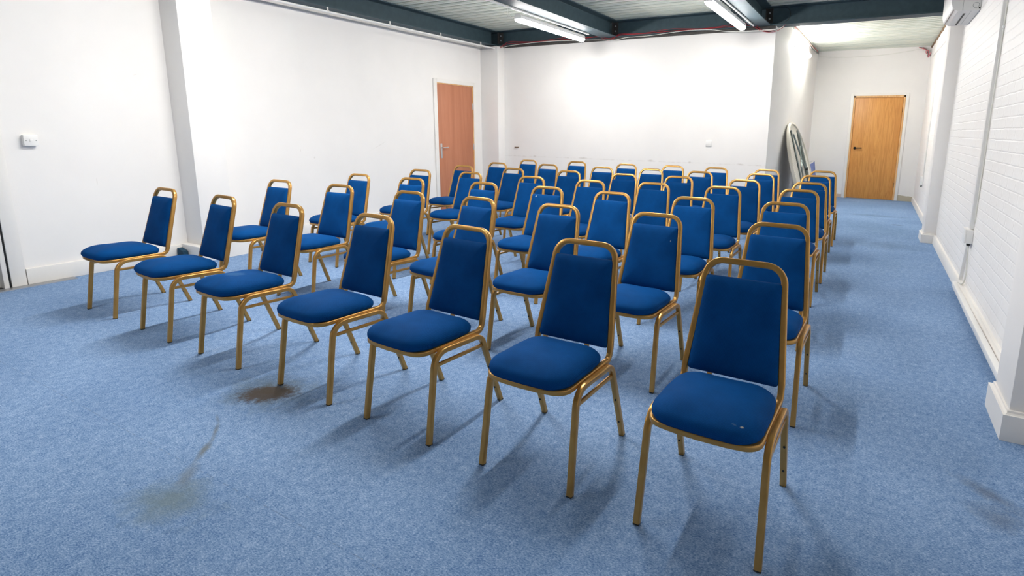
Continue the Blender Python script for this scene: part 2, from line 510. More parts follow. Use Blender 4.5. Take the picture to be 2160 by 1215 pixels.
def sq_profile(w, h, r_=0.004, seg=2):
    pts = []
    for (cx, cy, a0) in ((w / 2 - r_, h / 2 - r_, 0), (-w / 2 + r_, h / 2 - r_, 90), (-w / 2 + r_, -h / 2 + r_, 180), (w / 2 - r_, -h / 2 + r_, 270)):
        for k in range(seg + 1):
            a = math.radians(a0 + 90 * k / seg)
            pts.append((cx + r_ * math.cos(a), cy + r_ * math.sin(a)))
    return pts

def round_profile(rad, n=10):
    return [(rad * math.cos(2 * PI * k / n), rad * math.sin(2 * PI * k / n)) for k in range(n)]

def sweep(bm, path, prof, up=(0, 0, 1), caps=(True, True), mirror_end=False, scale=None):
    path = [Vector(p) for p in path]
    n = len(path)
    tans = []
    for i in range(n):
        if i == 0: t = path[1] - path[0]
        elif i == n - 1: t = path[-1] - path[-2]
        else: t = (path[i + 1] - path[i]).normalized() + (path[i] - path[i - 1]).normalized()
        tans.append(t.normalized())
    if mirror_end:
        tans[0] = Vector((1, 0, 0)) if tans[0].x > 0 else Vector((-1, 0, 0))
        tans[-1] = Vector((1, 0, 0)) if tans[-1].x > 0 else Vector((-1, 0, 0))
    U = Vector(up)
    U = (U - tans[0] * U.dot(tans[0])).normalized()
    rings = []
    for i in range(n):
        if i > 0:
            q = tans[i - 1].rotation_difference(tans[i])
            U = q @ U
            U = (U - tans[i] * U.dot(tans[i])).normalized()
        Sd = tans[i].cross(U)
        # widen at mitres
        ks, ku = scale(path[i]) if scale else (1, 1)
        rings.append([bm.verts.new(path[i] + Sd * p[0] * ks + U * p[1] * ku) for p in prof])
    k = len(prof)
    for i in range(n - 1):
        for j in range(k):
            bm.faces.new((rings[i][j], rings[i][(j + 1) % k], rings[i + 1][(j + 1) % k], rings[i + 1][j]))
    if caps[0]: bm.faces.new(rings[0])
    if caps[1]: bm.faces.new(list(reversed(rings[-1])))
    return rings

def smooth_path(pts, sub=6):
    pts = [Vector(p) for p in pts]
    P = [pts[0]] + pts + [pts[-1]]
    out = []
    for i in range(1, len(P) - 2):
        p0, p1, p2, p3 = P[i - 1], P[i], P[i + 1], P[i + 2]
        for k in range(sub):
            t = k / sub
            out.append(0.5 * ((2 * p1) + (-p0 + p2) * t + (2 * p0 - 5 * p1 + 4 * p2 - p3) * t * t + (-p0 + 3 * p1 - 3 * p2 + p3) * t ** 3))
    out.append(pts[-1])
    return out

def cable(name, mat, pts, rad=0.004, label=None, cat='cable', group=None, parent=None, n=6):
    bm = bmesh.new()
    sweep(bm, smooth_path(pts), round_profile(rad, n))
    o = finish(name, bm, mat, parent, smooth=True, angle=60)
    return tag(o, label, cat, group) if label else o

def lathe(bm, prof, n=24, axis='z', cen=(0, 0, 0)):
    rings = []
    for (rr, z) in prof:
        ring = []
        for k in range(n):
            a = 2 * PI * k / n
            c, s = rr * math.cos(a), rr * math.sin(a)
            co = {'z': (c, s, z), 'y': (c, z, s), 'x': (z, c, s)}[axis]
            ring.append(bm.verts.new(Vector(co) + Vector(cen)))
        rings.append(ring)
    for i in range(len(rings) - 1):
        for j in range(n):
            bm.faces.new((rings[i][j], rings[i][(j + 1) % n], rings[i + 1][(j + 1) % n], rings[i + 1][j]))
    bm.faces.new(rings[0]); bm.faces.new(list(reversed(rings[-1])))

# ---------------------------------------------------------------- room shell
XL, XR, YB, YF, ZC = -5.99, 0.748, 7.80, 12.375, 2.90
YN = -6.0
struct('floor', M['carpet'], -5.985, XR + 0.1, YN - 0.1, YF + 0.1, -0.12, 0.0)
# floor strip under the walls and in the corridor beyond the left doorway
f2 = struct('floor', M['greycarpet'], -9.2, -5.985, -1.5, 3.6, -0.12, -0.001)
# left wall with its doorway (y 0.62 .. 1.52)
DY0, DY1, DZ = 0.70, 1.535, 2.02
bm = bmesh.new()
box(bm, XL - 0.14, XL, YN, DY0, 0, ZC)
box(bm, XL - 0.14, XL, DY1, YB + 0.15, 0, ZC)
box(bm, XL - 0.14, XL, DY0, DY1, DZ, ZC)
tag(finish('wall_left', bm, M['wall_left']), kind='structure')
struct('wall_back', M['wall_back'], XL, -1.285, YB, YB + 0.14, 0, 2.665)
# alcove side wall, running slightly off square
def slab(name, mat, a, b, th, z0, z1):
    a, b = Vector(a), Vector(b)
    d = (b - a).normalized(); n = Vector((-d.y, d.x))
    bm = bmesh.new()
    pts = [a, b, b + n * th, a + n * th]
    prism(bm, [(p.x, p.y) for p in pts], z0, z1, 'z')
    return tag(finish(name, bm, mat), kind='structure')
AX0, AX1 = -1.285, -1.195
wa = slab('wall_alcove', M['wall_alcove'], (AX0, YB + 0.001), (AX1, YF), 0.14, 0, 2.662)
bm = bmesh.new(); bm.from_mesh(wa.data)
q0 = AX0 + 0.17 * (AX1 - AX0) / (YF - YB)
prism(bm, [(q0, YB + 0.17), (AX1, YF), (AX1 - 0.14, YF), (q0 - 0.14, YB + 0.17)], 2.6625, 2.855, 'z')
bmesh.ops.recalc_face_normals(bm, faces=bm.faces); bm.to_mesh(wa.data); bm.free()
D2L, D2R, D2Z = -0.459, 0.427, 2.02     # oak door lining, outside
bm = bmesh.new()
box(bm, -1.34, D2L, YF, YF + 0.14, 0, ZC)
box(bm, D2R, XR + 0.1, YF, YF + 0.14, 0, ZC)
box(bm, D2L, D2R, YF, YF + 0.14, D2Z, ZC)
tag(finish('wall_far', bm, M['wall_far']), kind='structure')
struct('wall_right', M['brick'], XR, XR + 0.12, YN, YF + 0.14, 0, ZC)
struct('wall_near', M['white'], XL - 0.14, XR + 0.12, YN - 0.12, YN, 0, ZC)
# corridor shell beyond the left doorway
bm = bmesh.new()
box(bm, -9.3, -9.2, -1.6, 3.7, 0, ZC); box(bm, -9.2, XL - 0.14, -1.6, -1.5, 0, ZC); box(bm, -9.2, XL - 0.14, 3.6, 3.7, 0, ZC)
tag(finish('wall_corridor', bm, M['white']), kind='structure')
struct('ceiling', M['white'], -9.3, XL - 0.14, -1.6, 3.7, ZC, ZC + 0.08)

# pillars boxed out of the walls
def pillar(name, x0, x1, y0, y1, z1, sk, skx, mat):
    bm = bmesh.new(); box(bm, x0, x1, y0, y1, 0, z1, 0.004)
    return tag(finish(name, bm, mat, smooth=True), kind='structure')
pillar('trim_1', XL - 0.01, -5.695, 2.858, 3.158, ZC, 0, 0, M['white'])
pillar('trim_2', XL - 0.01, -5.634, 7.62, YB + 0.01, 2.64, 0, 0, M['white'])
pillar('trim_3', 0.622, XR + 0.01, 7.755, 8.06, ZC, 0, 0, M['white'])
pillar('trim_4', 0.622, XR + 0.01, 2.815, 3.115, ZC, 0, 0, M['white'])

# skirtings
bm = bmesh.new()
box(bm, XL, XL + 0.022, 1.645, 2.80, 0.0, 0.135, 0.004)
box(bm, XL, XL + 0.022, 3.25, 6.45, 0.0, 0.135, 0.004)
box(bm, XL, XL + 0.022, 7.455, 7.60, 0.0, 0.135, 0.004)
box(bm, XL, XL + 0.022, YN, 0.53, 0.0, 0.135, 0.004)
tag(finish('baseboard_left', bm, M['gloss'], smooth=True), kind='structure')
bm = bmesh.new()
prism(bm, [(XL - 0.0, 2.79), (-5.60, 2.79), (-5.60, 3.27), (XL - 0.0, 3.27)], 0, 0.14, 'z')
tag(finish('baseboard_pillar_left', bm, M['gloss']), kind='structure')
struct('baseboard_pillar_back', M['gloss'], XL, -5.61, 7.595, YB, 0, 0.135, bev=0.004)
struct('baseboard_back', M['gloss'], -5.60, -1.285, YB - 0.02, YB, 0, 0.12, bev=0.004)
def skirt_block(name, y0, y1, h, dx, dy):
    bm = bmesh.new()
    prism(bm, [(0.598, y0), (0.598, y1), (XR, y1), (XR, y0)], 0, h, 'z')
    e = [e for e in bm.edges if all(v.co.z > h - 0.001 for v in e.verts)]
    bmesh.ops.bevel(bm, geom=e, offset=0.016, segments=3, affect='EDGES')
    tag(finish(name, bm, M['gloss'], smooth=True), kind='structure')
skirt_block('baseboard_pillar_right', 7.72, 8.09, 0.115, 0, 0)
skirt_block('baseboard_pillar_near', 2.785, 3.14, 0.135, 0, 0)
def wobbly_skirting(name, y0, y1, h, th=0.028):
    bm = bmesh.new()
    n = int((y1 - y0) / 0.12)
    rows = []
    for i in range(n + 1):
        y = y0 + (y1 - y0) * i / n
        w1 = noise.noise(Vector((0.3, y * 1.7, 1))) * 0.006
        w2 = noise.noise(Vector((4.3, y * 2.7, 1))) * 0.008
        prof = [(XR + 0.005, 0), (XR - th + w1 * 0.4, 0), (XR - th + w1 * 0.4, h - 0.02 + w2), (XR - th + 0.012, h + w2), (XR + 0.005, h + 0.004 + w2)]
        rows.append([bm.verts.new((x, y, z)) for x, z in prof])
    for a, b_ in zip(rows, rows[1:]):
        for j in range(5):
            bm.faces.new((a[j], a[(j + 1) % 5], b_[(j + 1) % 5], b_[j]))
    bm.faces.new(rows[0]); bm.faces.new(rows[-1])
    tag(finish(name, bm, M['gloss'], smooth=True), kind='structure')
wobbly_skirting('baseboard_right', 3.14, 7.72, 0.10)
wobbly_skirting('baseboard_right_far', 8.09, YF, 0.09)
wobbly_skirting('baseboard_right_near', YN, 2.785, 0.10)

# ceiling deck: profiled steel sheet, ribs running across the room
bm = bmesh.new()
prof = []
y = YN - 0.1
while y < YF + 0.14:
    prof += [(y, 0.0), (y + 0.040, 0.0), (y + 0.034, 0.052), (y + 0.082, 0.052), (y + 0.074, 0.0), (y + 0.108, 0.0), (y + 0.108, 0.032), (y + 0.122, 0.032), (y + 0.121, 0.0)]
    y += 0.15
prof = [(a, ZC + b_) for a, b_ in prof]
x0, x1 = XL - 0.15, XR + 0.12
va = [bm.verts.new((x0, a, z)) for a, z in prof]
vb = [bm.verts.new((x1, a, z)) for a, z in prof]
for i in range(len(prof) - 1):
    bm.faces.new((va[i], va[i + 1], vb[i + 1], vb[i]))
ta = [bm.verts.new((x, yy, ZC + 0.1)) for x in (x0, x1) for yy in (prof[0][0], prof[-1][0])]
bm.faces.new((ta[0], ta[1], ta[3], ta[2]))
bm.faces.new((va[0], vb[0], ta[2], ta[0])); bm.faces.new((va[-1], ta[1], ta[3], vb[-1]))
tag(finish('ceiling', bm, M['deck']), kind='structure')

# steel beams (I sections)
def ibeam(name, a, b, w, z0, z1, label, tf=0.012, tw=0.009, group='blue-grey steel ceiling beams'):
    a, b = Vector((*a, 0)), Vector((*b, 0))
    d = (b - a).normalized(); n = Vector((-d.y, d.x, 0))
    bm = bmesh.new()
    h = w / 2
    sec = [(-h, z0), (h, z0), (h, z0 + tf), (tw, z0 + tf + 0.004), (tw / 2, z0 + tf + 0.012), (tw / 2, z1 - tf - 0.012), (tw, z1 - tf - 0.004), (h, z1 - tf), (h, z1), (-h, z1), (-h, z1 - tf), (-tw, z1 - tf - 0.004), (-tw / 2, z1 - tf - 0.012), (-tw / 2, z0 + tf + 0.012), (-tw, z0 + tf + 0.004), (-h, z0 + tf)]
    va = [bm.verts.new(a + n * s + Vector((0, 0, z))) for s, z in sec]
    vb = [bm.verts.new(b + n * s + Vector((0, 0, z))) for s, z in sec]
    k = len(sec)
    bm.faces.new(va); bm.faces.new(list(reversed(vb)))
    for i in range(k):
        bm.faces.new((va[i], va[(i + 1) % k], vb[(i + 1) % k], vb[i]))
    o = finish(name, bm, M['steel'])
    return tag(o, label, 'beam', group)
ZB = 2.665
ibeam('steel_beam', (-5.845, YN), (-5.845, 7.735), 0.235, ZB, ZC, 'blue-grey steel ceiling beam running along the left wall above the white pipe')
b2 = ibeam('steel_beam', (-3.655, YN), (-3.655, 7.735), 0.24, ZB, ZC, 'blue-grey steel ceiling beam beside the left strip light, middle of the ceiling')
b3 = ibeam('steel_beam', (-1.47, YN), (-1.47, 7.735), 0.24, ZB, ZC, 'blue-grey steel ceiling beam just right of the right-hand strip light')
bx = ibeam('steel_beam', (XL, 7.85), (0.62, 7.85), 0.21, ZB, ZC, 'blue-grey steel beam crossing the room above the white back wall')
# cleats with bolts where the beams meet, parts of the cross beam
for cx_ in (-5.69, -3.60, -1.41):
    bm = bmesh.new()
    box(bm, cx_, cx_ + 0.085, 7.742, 7.752, ZB + 0.03, ZC - 0.03)
    box(bm, cx_, cx_ + 0.008, 7.70, 7.752, ZB + 0.03, ZC - 0.03)
    cl = finish('cleat', bm, M['cleat'], bx)
    for zz in (0.08, 0.15):
        bm = bmesh.new()
        lathe(bm, [(0.012, 7.742), (0.012, 7.730), (0.006, 7.729), (0.006, 7.722)], 6, 'y', (cx_ + 0.045, 0, ZB + zz))
        finish('bolt', bm, M['silver'], cl)

# ---------------------------------------------------------------- chairs
def tube_mesh(name, path, prof, mat, parent, up):
    bm = bmesh.new(); sweep(bm, path, prof, up)
    return finish(name, bm, mat, parent, smooth=True, angle=40)

TUBE = sq_profile(0.0230, 0.0230, 0.0048, 3)
def leg_paths(sx):
    # one bent tube per side; the join between front and rear leg is at its top
    full = fillet([(0.198 * sx, 0.0, 0.005), (0.1905 * sx, 0.058, 0.384), (0.1955 * sx, 0.337, 0.374), (0.1975 * sx, 0.466, 0.005)], [0, 0.070, 0.055, 0], 9)
    k = max(i for i, p in enumerate(full) if p.y < 0.19)
    mid = full[k].lerp(full[k + 1], (0.19 - full[k].y) / (full[k + 1].y - full[k].y))
    return full[:k + 1] + [mid], [mid] + full[k + 1:]

def loft_cushion(outline, levels, cen):
    """outline: list of Vector2; levels: (inset, height)"""
    bm = bmesh.new()
    c = Vector(cen)
    rings = []
    for ins, h in levels:
        ring = []
        for p in outline:
            d = p - c
            L = d.length
            q = c + d * max(0.0, (L - ins) / L)
            ring.append((q.x, q.y, h))
        rings.append(ring)
    return bm, rings

def rrect(pts, rads, seg=6):
    """closed rounded polygon"""
    n = len(pts)
    out = []
    for i in range(n):
        a, b, c = Vector(pts[i - 1]), Vector(pts[i]), Vector(pts[(i + 1) % n])
        d1, d2 = (a - b).normalized(), (c - b).normalized()
        ang = d1.angle(d2)
        t = rads[i] / math.tan(ang / 2)
        cen = b + (d1 + d2).normalized() * (rads[i] / math.sin(ang / 2))
        p1, p2 = b + d1 * t - cen, b + d2 * t - cen
        a1 = math.atan2(p1.y, p1.x); a2 = math.atan2(p2.y, p2.x)
        da = (a2 - a1 + PI) % (2 * PI) - PI
        for k in range(seg + 1):
            aa = a1 + da * k / seg
            out.append(cen + Vector((math.cos(aa), math.sin(aa))) * rads[i])
    # resample long sides
    res = []
    for i in range(len(out)):
        a, b = out[i], out[(i + 1) % len(out)]
        n_ = max(1, int((b - a).length / 0.03))
        for k in range(n_):
            res.append(a.lerp(b, k / n_))
    return res

def cushion_mesh(name, outline, levels, cen, xf, mat, parent, crown=None):
    bm, rings = loft_cushion(outline, levels, cen)
    vr = []
    for ring in rings:
        vr.append([bm.verts.new(xf(Vector(p), crown)) for p in ring])
    k = len(outline)
    for a, b in zip(vr, vr[1:]):
        for j in range(k):
            bm.faces.new((a[j], a[(j + 1) % k], b[(j + 1) % k], b[j]))
    for ring, rev in ((vr[0], False), (vr[-1], True)):
        cc = Vector((0, 0, 0))
        for v in ring: cc += v.co
        cv = bm.verts.new(cc / k)
        for j in range(k):
            bm.faces.new((ring[j], ring[(j + 1) % k], cv))
    return finish(name, bm, mat, parent, smooth=True, angle=70)

def make_chair():
    root = empty('banquet_chair', (0, 0, 0), 0, 'x', 'chair')
    # seat frame and back hoop: one bent tube
    half = [(0, -0.015, 0.390), (0.080, -0.012, 0.390), (0.1690, 0.001, 0.390), (0.1745, 0.362, 0.385), (0.1735, 0.377, 0.440), (0.1375, 0.487, 0.8288), (0, 0.487, 0.8288)]
    path = fillet(half, [0, 0.3, 0.075, 0.055, 0.2, 0.066, 0], 9)
    # the seat rail is flatter than the back tube
    bm = bmesh.new()
    for sx in (1, -1):
        pp = [Vector((p.x * sx, p.y, p.z)) for p in path]
        sweep(bm, pp, TUBE, (0, 0, 1), caps=(False, False), mirror_end=True, scale=lambda p: (0.9, 0.86) if p.z < 0.392 and p.y < 0.30 else ((1, 1) if p.z > 0.42 else (0.95, 0.93)))
    bmesh.ops.remove_doubles(bm, verts=bm.verts, dist=0.0006)
    finish('frame', bm, M['gold'], root, smooth=True, angle=40)
    # seat cushion
    out = rrect([(-0.171, -0.019), (0.171, -0.019), (0.1735, 0.20), (0.165, 0.340), (-0.165, 0.340), (-0.1735, 0.20)], [0.076, 0.076, 0.3, 0.078, 0.078, 0.3])
    # bow the front edge
    out = [Vector((p.x, p.y - 0.009 * (1 - (p.x / 0.17) ** 2) if p.y < 0.02 else p.y)) for p in out]
    lv = [(0.020, 0.3980), (0.006, 0.3985), (0.0, 0.403), (-0.0055, 0.412), (-0.0065, 0.424), (-0.001, 0.437), (0.010, 0.4475), (0.026, 0.4570), (0.048, 0.465), (0.078, 0.471), (0.11, 0.4745), (0.138, 0.4755)]
    def xf(p, c):
        z = p.z
        if z > 0.435:   # waterfall front, slight dip to the back
            t = max(0.0, (0.05 - p.y) / 0.09)
            z -= 0.012 * t * t * (z - 0.435) / 0.03
            z -= 0.004 * max(0, (p.y - 0.2) / 0.15)
        z -= 0.010 * max(0.0, min(1.0, p.y / 0.34))
        return Vector((p.x, p.y, z))
    cushion_mesh('seat', out, lv, (0, 0.16), xf, M['fabric'], root)
    # padded backrest between the uprights, leaning with them
    o2 = rrect([(-0.1640, 0.0), (0.1640, 0.0), (0.1365, 0.360), (-0.1365, 0.360)], [0.013, 0.013, 0.012, 0.012], 5)
    lean = Vector((0, 0.277, 1)).normalized()
    nrm = Vector((0, -1, 0.277)).normalized()      # towards the sitter
    base = Vector((0, 0.3735, 0.4255))
    lvb = [(0.11, -0.0165), (0.05, -0.0155), (0.02, -0.0135), (0.006, -0.009), (0.0, -0.003), (0.0, 0.006), (0.004, 0.014), (0.012, 0.020), (0.03, 0.0255), (0.06, 0.029), (0.12, 0.031)]
    def xfb(p, c):
        return base + lean * p.y + nrm * p.z + Vector((p.x, 0, 0))
    cushion_mesh('backrest', o2, lvb, (0, 0.186), xfb, M['fabric'], root)
    for sx in (-1, 1):
        fp, rp = leg_paths(sx)
        for path_, foot_i in ((fp, 0), (rp, -1)):
            lg = tube_mesh('leg', path_, TUBE, M['gold'], root, (1, 0, 0))
            ft = path_[foot_i]
            bm = bmesh.new()
            box(bm, ft.x - 0.0112, ft.x + 0.0112, ft.y - 0.0112, ft.y + 0.0112, 0.0, 0.007, 0.002)
            finish('foot_cap', bm, M['black'], lg, smooth=True)
            if foot_i == -1:
                top, bot = Vector((0.2 * sx, 0.345, 0.345)), Vector((0.1975 * sx, 0.466, 0.012))
                for t_ in (0.42, 0.78):
                    q = top.lerp(bot, t_)
                    bm = bmesh.new()
                    lathe(bm, [(0.0045, 0.0), (0.0045, 0.0035), (0.002, 0.0045)], 8, 'y', (0, 0, 0))
                    for v in bm.verts:
                        v.co = Vector((q.x + v.co.x, q.y - 0.0115 - v.co.y, q.z + v.co.z - 0.003))
                    finish('buffer_stud', bm, M['black'], lg, smooth=True)
        bm = bmesh.new()
        sweep(bm, [(0.1925 * sx, 0.052, 0.330), (0.194 * sx, 0.354, 0.323)], sq_profile(0.013, 0.016, 0.004, 2), (0, 0, 1))
        finish('side_stretcher', bm, M['gold'], root, smooth=True, angle=40)
    return root

M['fabric'] = fabric_mat('blue_woven_fabric')
proto = make_chair()

def copy_tree(o, parent=None):
    c = o.copy(); COL.objects.link(c); c.parent = parent
    for ch in list(o.children):
        copy_tree(ch, c)
    return c

POSES = [
[(-4.631, 1.619, -0.014), (-3.855, 1.595, -0.074), (-3.124, 1.576, -0.037), (-2.364, 1.562, -0.04), (-1.714, 1.547, -0.051), (-1.043, 1.542, 0.0), (-0.384, 1.53, -0.016)],
[(-4.557, 2.483, 0.016), (-3.795, 2.505, 0.028), (-3.017, 2.475, -0.025), (-2.397, 2.469, -0.088), (-1.72, 2.459, -0.019), (-1.069, 2.446, -0.031), (-0.401, 2.455, -0.013)],
[(-4.545, 3.312, -0.016), (-3.788, 3.295, 0.029), (-2.996, 3.333, -0.031), (-2.342, 3.344, -0.014), (-1.736, 3.297, -0.023), (-1.102, 3.318, -0.008), (-0.489, 3.382, -0.005)],
[(-4.486, 4.119, 0.02), (-3.811, 4.164, -0.002), (-2.97, 4.096, 0.018), (-2.307, 4.076, 0.007), (-1.731, 4.199, -0.007), (-1.105, 4.221, 0.002), (-0.515, 4.339, -0.012)],
[(-4.563, 4.941, -0.012), (-3.809, 4.957, -0.017), (-3.058, 4.997, -0.003), (-2.369, 4.981, -0.019), (-1.764, 5.028, -0.008), (-1.094, 5.02, -0.008), (-0.505, 5.087, -0.003)],
[(-4.602, 5.714, -0.006), (-3.863, 5.842, -0.017), (-3.021, 5.813, 0.008), (-2.392, 5.889, -0.004), (-1.775, 5.856, -0.004), (-1.1, 5.932, 0.0), (-0.538, 6.048, -0.009)],
[(-4.639, 6.545, -0.014), (-3.861, 6.678, -0.004), (-3.028, 6.6, 0.004), (-2.384, 6.676, -0.012), (-1.794, 6.677, -0.006), (-1.161, 6.696, -0.002), (-0.53, 6.879, -0.004)],
]
ROWN = ['in the front row', 'in the second row', 'in the third row', 'in the middle row', 'in the third row from the back wall', 'in the second row from the back wall', 'in the back row']
COLN = ['at the left wall end', 'second from the left wall end', 'third from the left wall end', 'in the middle column', 'third from the right aisle', 'second from the right aisle', 'at the right aisle end']
SPECIAL = {
    (0, 0): 'blue banquet chair nearest the left wall light switch, leftmost in the front row',
    (0, 1): 'blue banquet chair in the front row, right beside the leftmost one',
    (0, 2): 'blue banquet chair in the front row with faint pale scuffs on its seat',
    (0, 3): 'blue banquet chair in the front row with one gold leg on the brown carpet stain',
    (0, 4): 'blue banquet chair in the front row, next one right of the brown carpet stain chair',
    (0, 5): 'blue banquet chair in the front row, just left of the nearest chair',
    (0, 6): 'nearest and largest blue banquet chair, a small pale stain on its seat front',
    (6, 0): 'blue banquet chair in the back row, standing closest to the reddish door corner',
    (2, 3): 'blue banquet chair with a white speck on top of its backrest, in the third row',
    (1, 5): 'blue banquet chair with a tiny pale fleck on its backrest, directly behind the front row',
}
proto_first = True
for i in range(7):
    for j in range(7):
        x, y, a = POSES[i][j]
        c = proto if proto_first else copy_tree(proto)
        proto_first = False
        c.location = (x, y, 0)
        c.rotation_euler = (0, 0, a)
        c['label'] = SPECIAL.get((i, j), 'blue chair %s, %s' % (ROWN[i], COLN[j]))
        c['group'] = 'blue banquet chairs set out in rows'
        spec = None
        if (i, j) == (0, 6):
            spec = ('seat', fabric_mat('stained_seat_fabric', [('x', 'y', 0.122, 0.000, 0.007, 0.0035, 0.4, (0.55, 0.50, 0.38), 0.85), ('x', 'y', 0.098, -0.002, 0.010, 0.003, -0.1, (0.10, 0.17, 0.26), 0.5)]))
        elif (i, j) == (0, 2):
            spec = ('seat', fabric_mat('scuffed_seat_fabric', [('x', 'y', -0.02, 0.14, 0.07, 0.05, 0.3, (0.05, 0.14, 0.30), 0.55)]))
        elif (i, j) == (2, 3):
            spec = ('backrest', fabric_mat('specked_back_fabric', [('x', 'z', -0.090, 0.758, 0.005, 0.006, 0.0, (0.6, 0.6, 0.55), 0.9)]))
        elif (i, j) == (1, 5):
            spec = ('backrest', fabric_mat('flecked_back_fabric', [('x', 'z', 0.108, 0.70, 0.003, 0.006, 0.0, (0.3, 0.4, 0.5), 0.9)]))
        if spec:
            for ch in c.children:
                if ch.name.startswith(spec[0]):
                    ch.data = ch.data.copy()
                    ch.data.materials[0] = spec[1]

# ---------------------------------------------------------------- doors
# reddish door in the left wall
d1y0, d1y1, d1z = 6.525, 7.395, 1.99
def door_left():
    bm = bmesh.new()
    box(bm, XL + 0.002, XL + 0.022, d1y0 - 0.072, d1y0 - 0.002, 0, d1z + 0.058, 0.003)
    box(bm, XL + 0.002, XL + 0.022, d1y1 + 0.002, d1y1 + 0.062, 0, d1z + 0.058, 0.003)
    box(bm, XL + 0.002, XL + 0.022, d1y0 - 0.002, d1y1 + 0.002, d1z, d1z + 0.058, 0.003)
    root = finish('door_1', bm, M['gloss'], smooth=True)
    root['kind'] = 'structure'
    bm = bmesh.new()
    box(bm, XL - 0.0, XL + 0.012, d1y1 - 0.018, d1y1, 0, d1z)
    box(bm, XL - 0.0, XL + 0.012, d1y0, d1y1, d1z - 0.014, d1z)
    finish('door_lining', bm, M['pine'], root)
    lf = boxobj('door_leaf', M['ply'], XL, XL + 0.009, d1y0 + 0.003, d1y1 - 0.020, 0.008, d1z - 0.016, 0.001, root)
    bm = bmesh.new()
    hy = d1y0 + 0.062
    box(bm, XL + 0.009, XL + 0.016, hy - 0.020, hy + 0.020, 0.835, 1.065, 0.004)
    sweep(bm, fillet([(XL + 0.012, hy, 1.0), (XL + 0.058, hy, 1.0), (XL + 0.060, hy + 0.115, 1.004)], 0.014, 5), round_profile(0.008, 8))
    lathe(bm, [(0.006, XL + 0.0155), (0.006, XL + 0.019)], 8, 'x', (0, hy, 0.90))
    finish('door_handle', bm, M['silver'], lf, smooth=True)
    for z in (1.66, 1.0, 0.3):
        bm = bmesh.new()
        box(bm, XL + 0.009, XL + 0.016, d1y1 - 0.030, d1y1 - 0.010, z - 0.05, z + 0.05, 0.001)
        lathe(bm, [(0.006, z - 0.05), (0.006, z + 0.05)], 8, 'z', (XL + 0.018, d1y1 - 0.019, 0))
        finish('hinge', bm, M['silver'], root)
door_left()

def door_far():
    y = YF
    bm = bmesh.new()
    box(bm, D2L - 0.055, D2L - 0.001, y - 0.016, y - 0.001, 0, D2Z + 0.045, 0.003)
    box(bm, D2R + 0.001, D2R + 0.055, y - 0.016, y - 0.001, 0, D2Z + 0.045, 0.003)
    box(bm, D2L - 0.001, D2R + 0.001, y - 0.016, y - 0.001, D2Z + 0.001, D2Z + 0.045, 0.003)
    root = finish('door_2', bm, M['gloss'], smooth=True)
    root['kind'] = 'structure'
    bm = bmesh.new()
    box(bm, D2L, D2L + 0.030, y - 0.020, y + 0.10, 0, D2Z)
    box(bm, D2R - 0.030, D2R, y - 0.020, y + 0.10, 0, D2Z)
    box(bm, D2L, D2R, y - 0.020, y + 0.10, D2Z - 0.030, D2Z)
    box(bm, D2L + 0.030, D2L + 0.040, y + 0.012, y + 0.10, 0, D2Z - 0.03)
    box(bm, D2R - 0.040, D2R - 0.030, y + 0.012, y + 0.10, 0, D2Z - 0.03)
    finish('door_lining', bm, M['pine'], root)
    lf = boxobj('door_leaf', M['oak'], D2L + 0.034, D2R - 0.034, y + 0.004, y + 0.044, 0.008, D2Z - 0.034, 0.001, root)
    bm = bmesh.new()
    hx, hz = D2L + 0.104, 1.005
    lathe(bm, [(0.026, y + 0.004), (0.026, y - 0.004), (0.010, y - 0.006), (0.010, y - 0.045)], 16, 'y', (hx, 0, hz))
    sweep(bm, smooth_path([(hx, y - 0.045, hz), (hx + 0.06, y - 0.047, hz + 0.004), (hx + 0.125, y - 0.045, hz + 0.003)], 4), round_profile(0.009, 8))
    finish('door_handle', M and bm, M['blackmetal'], lf, smooth=True)
    for z in (1.75, 0.3):
        boxobj('hinge', M['blackmetal'], D2R - 0.036, D2R - 0.028, y - 0.004, y + 0.003, z - 0.05, z + 0.05, 0, root)
door_far()

# doorway at the left edge
bm = bmesh.new()
box(bm, XL + 0.001, XL + 0.020, DY1 + 0.014, DY1 + 0.105, 0, DZ + 0.12, 0.003)
box(bm, XL + 0.001, XL + 0.020, DY0 - 0.14, DY0 - 0.02, 0, DZ + 0.12, 0.003)
box(bm, XL + 0.001, XL + 0.020, DY0 - 0.02, DY1 + 0.02, DZ + 0.02, DZ + 0.12, 0.003)
d3 = finish('door_3', bm, M['gloss'], smooth=True); d3['kind'] = 'structure'
bm = bmesh.new()
box(bm, XL - 0.15, XL + 0.010, DY1 - 0.028, DY1 + 0.002, 0, DZ + 0.002, 0.002)
box(bm, XL - 0.15, XL + 0.010, DY0 - 0.002, DY0 + 0.028, 0, DZ + 0.002, 0.002)
box(bm, XL - 0.15, XL + 0.010, DY0, DY1, DZ - 0.028, DZ + 0.002, 0.002)
box(bm, XL - 0.12, XL - 0.075, DY1 - 0.045, DY1 - 0.028, 0, DZ - 0.028)
finish('door_lining', bm, M['gloss'], d3, smooth=True)
boxobj('gap_shade', M['black'], XL - 0.01, XL + 0.008, DY1 + 0.003, DY1 + 0.013, 0, DZ, 0, d3)  # black strip in place of the shaded gap beside the lining
# ribbed metal threshold strip
bm = bmesh.new()
for k in range(7):
    xx = XL + 0.026 + k * 0.012
    box(bm, xx, xx + 0.007, 0.5, 1.93, 0.0, 0.007)
box(bm, XL + 0.024, XL + 0.108, 0.5, 1.93, 0.0, 0.003)
tag(finish('threshold_strip', bm, M['silver']), 'ribbed metal threshold strip on the carpet edge by the left doorway', 'threshold strip')

# ---------------------------------------------------------------- small wall fittings
def plate_thing(name, label, cat, loc, rz):
    return empty(name, loc, rz, label, cat)
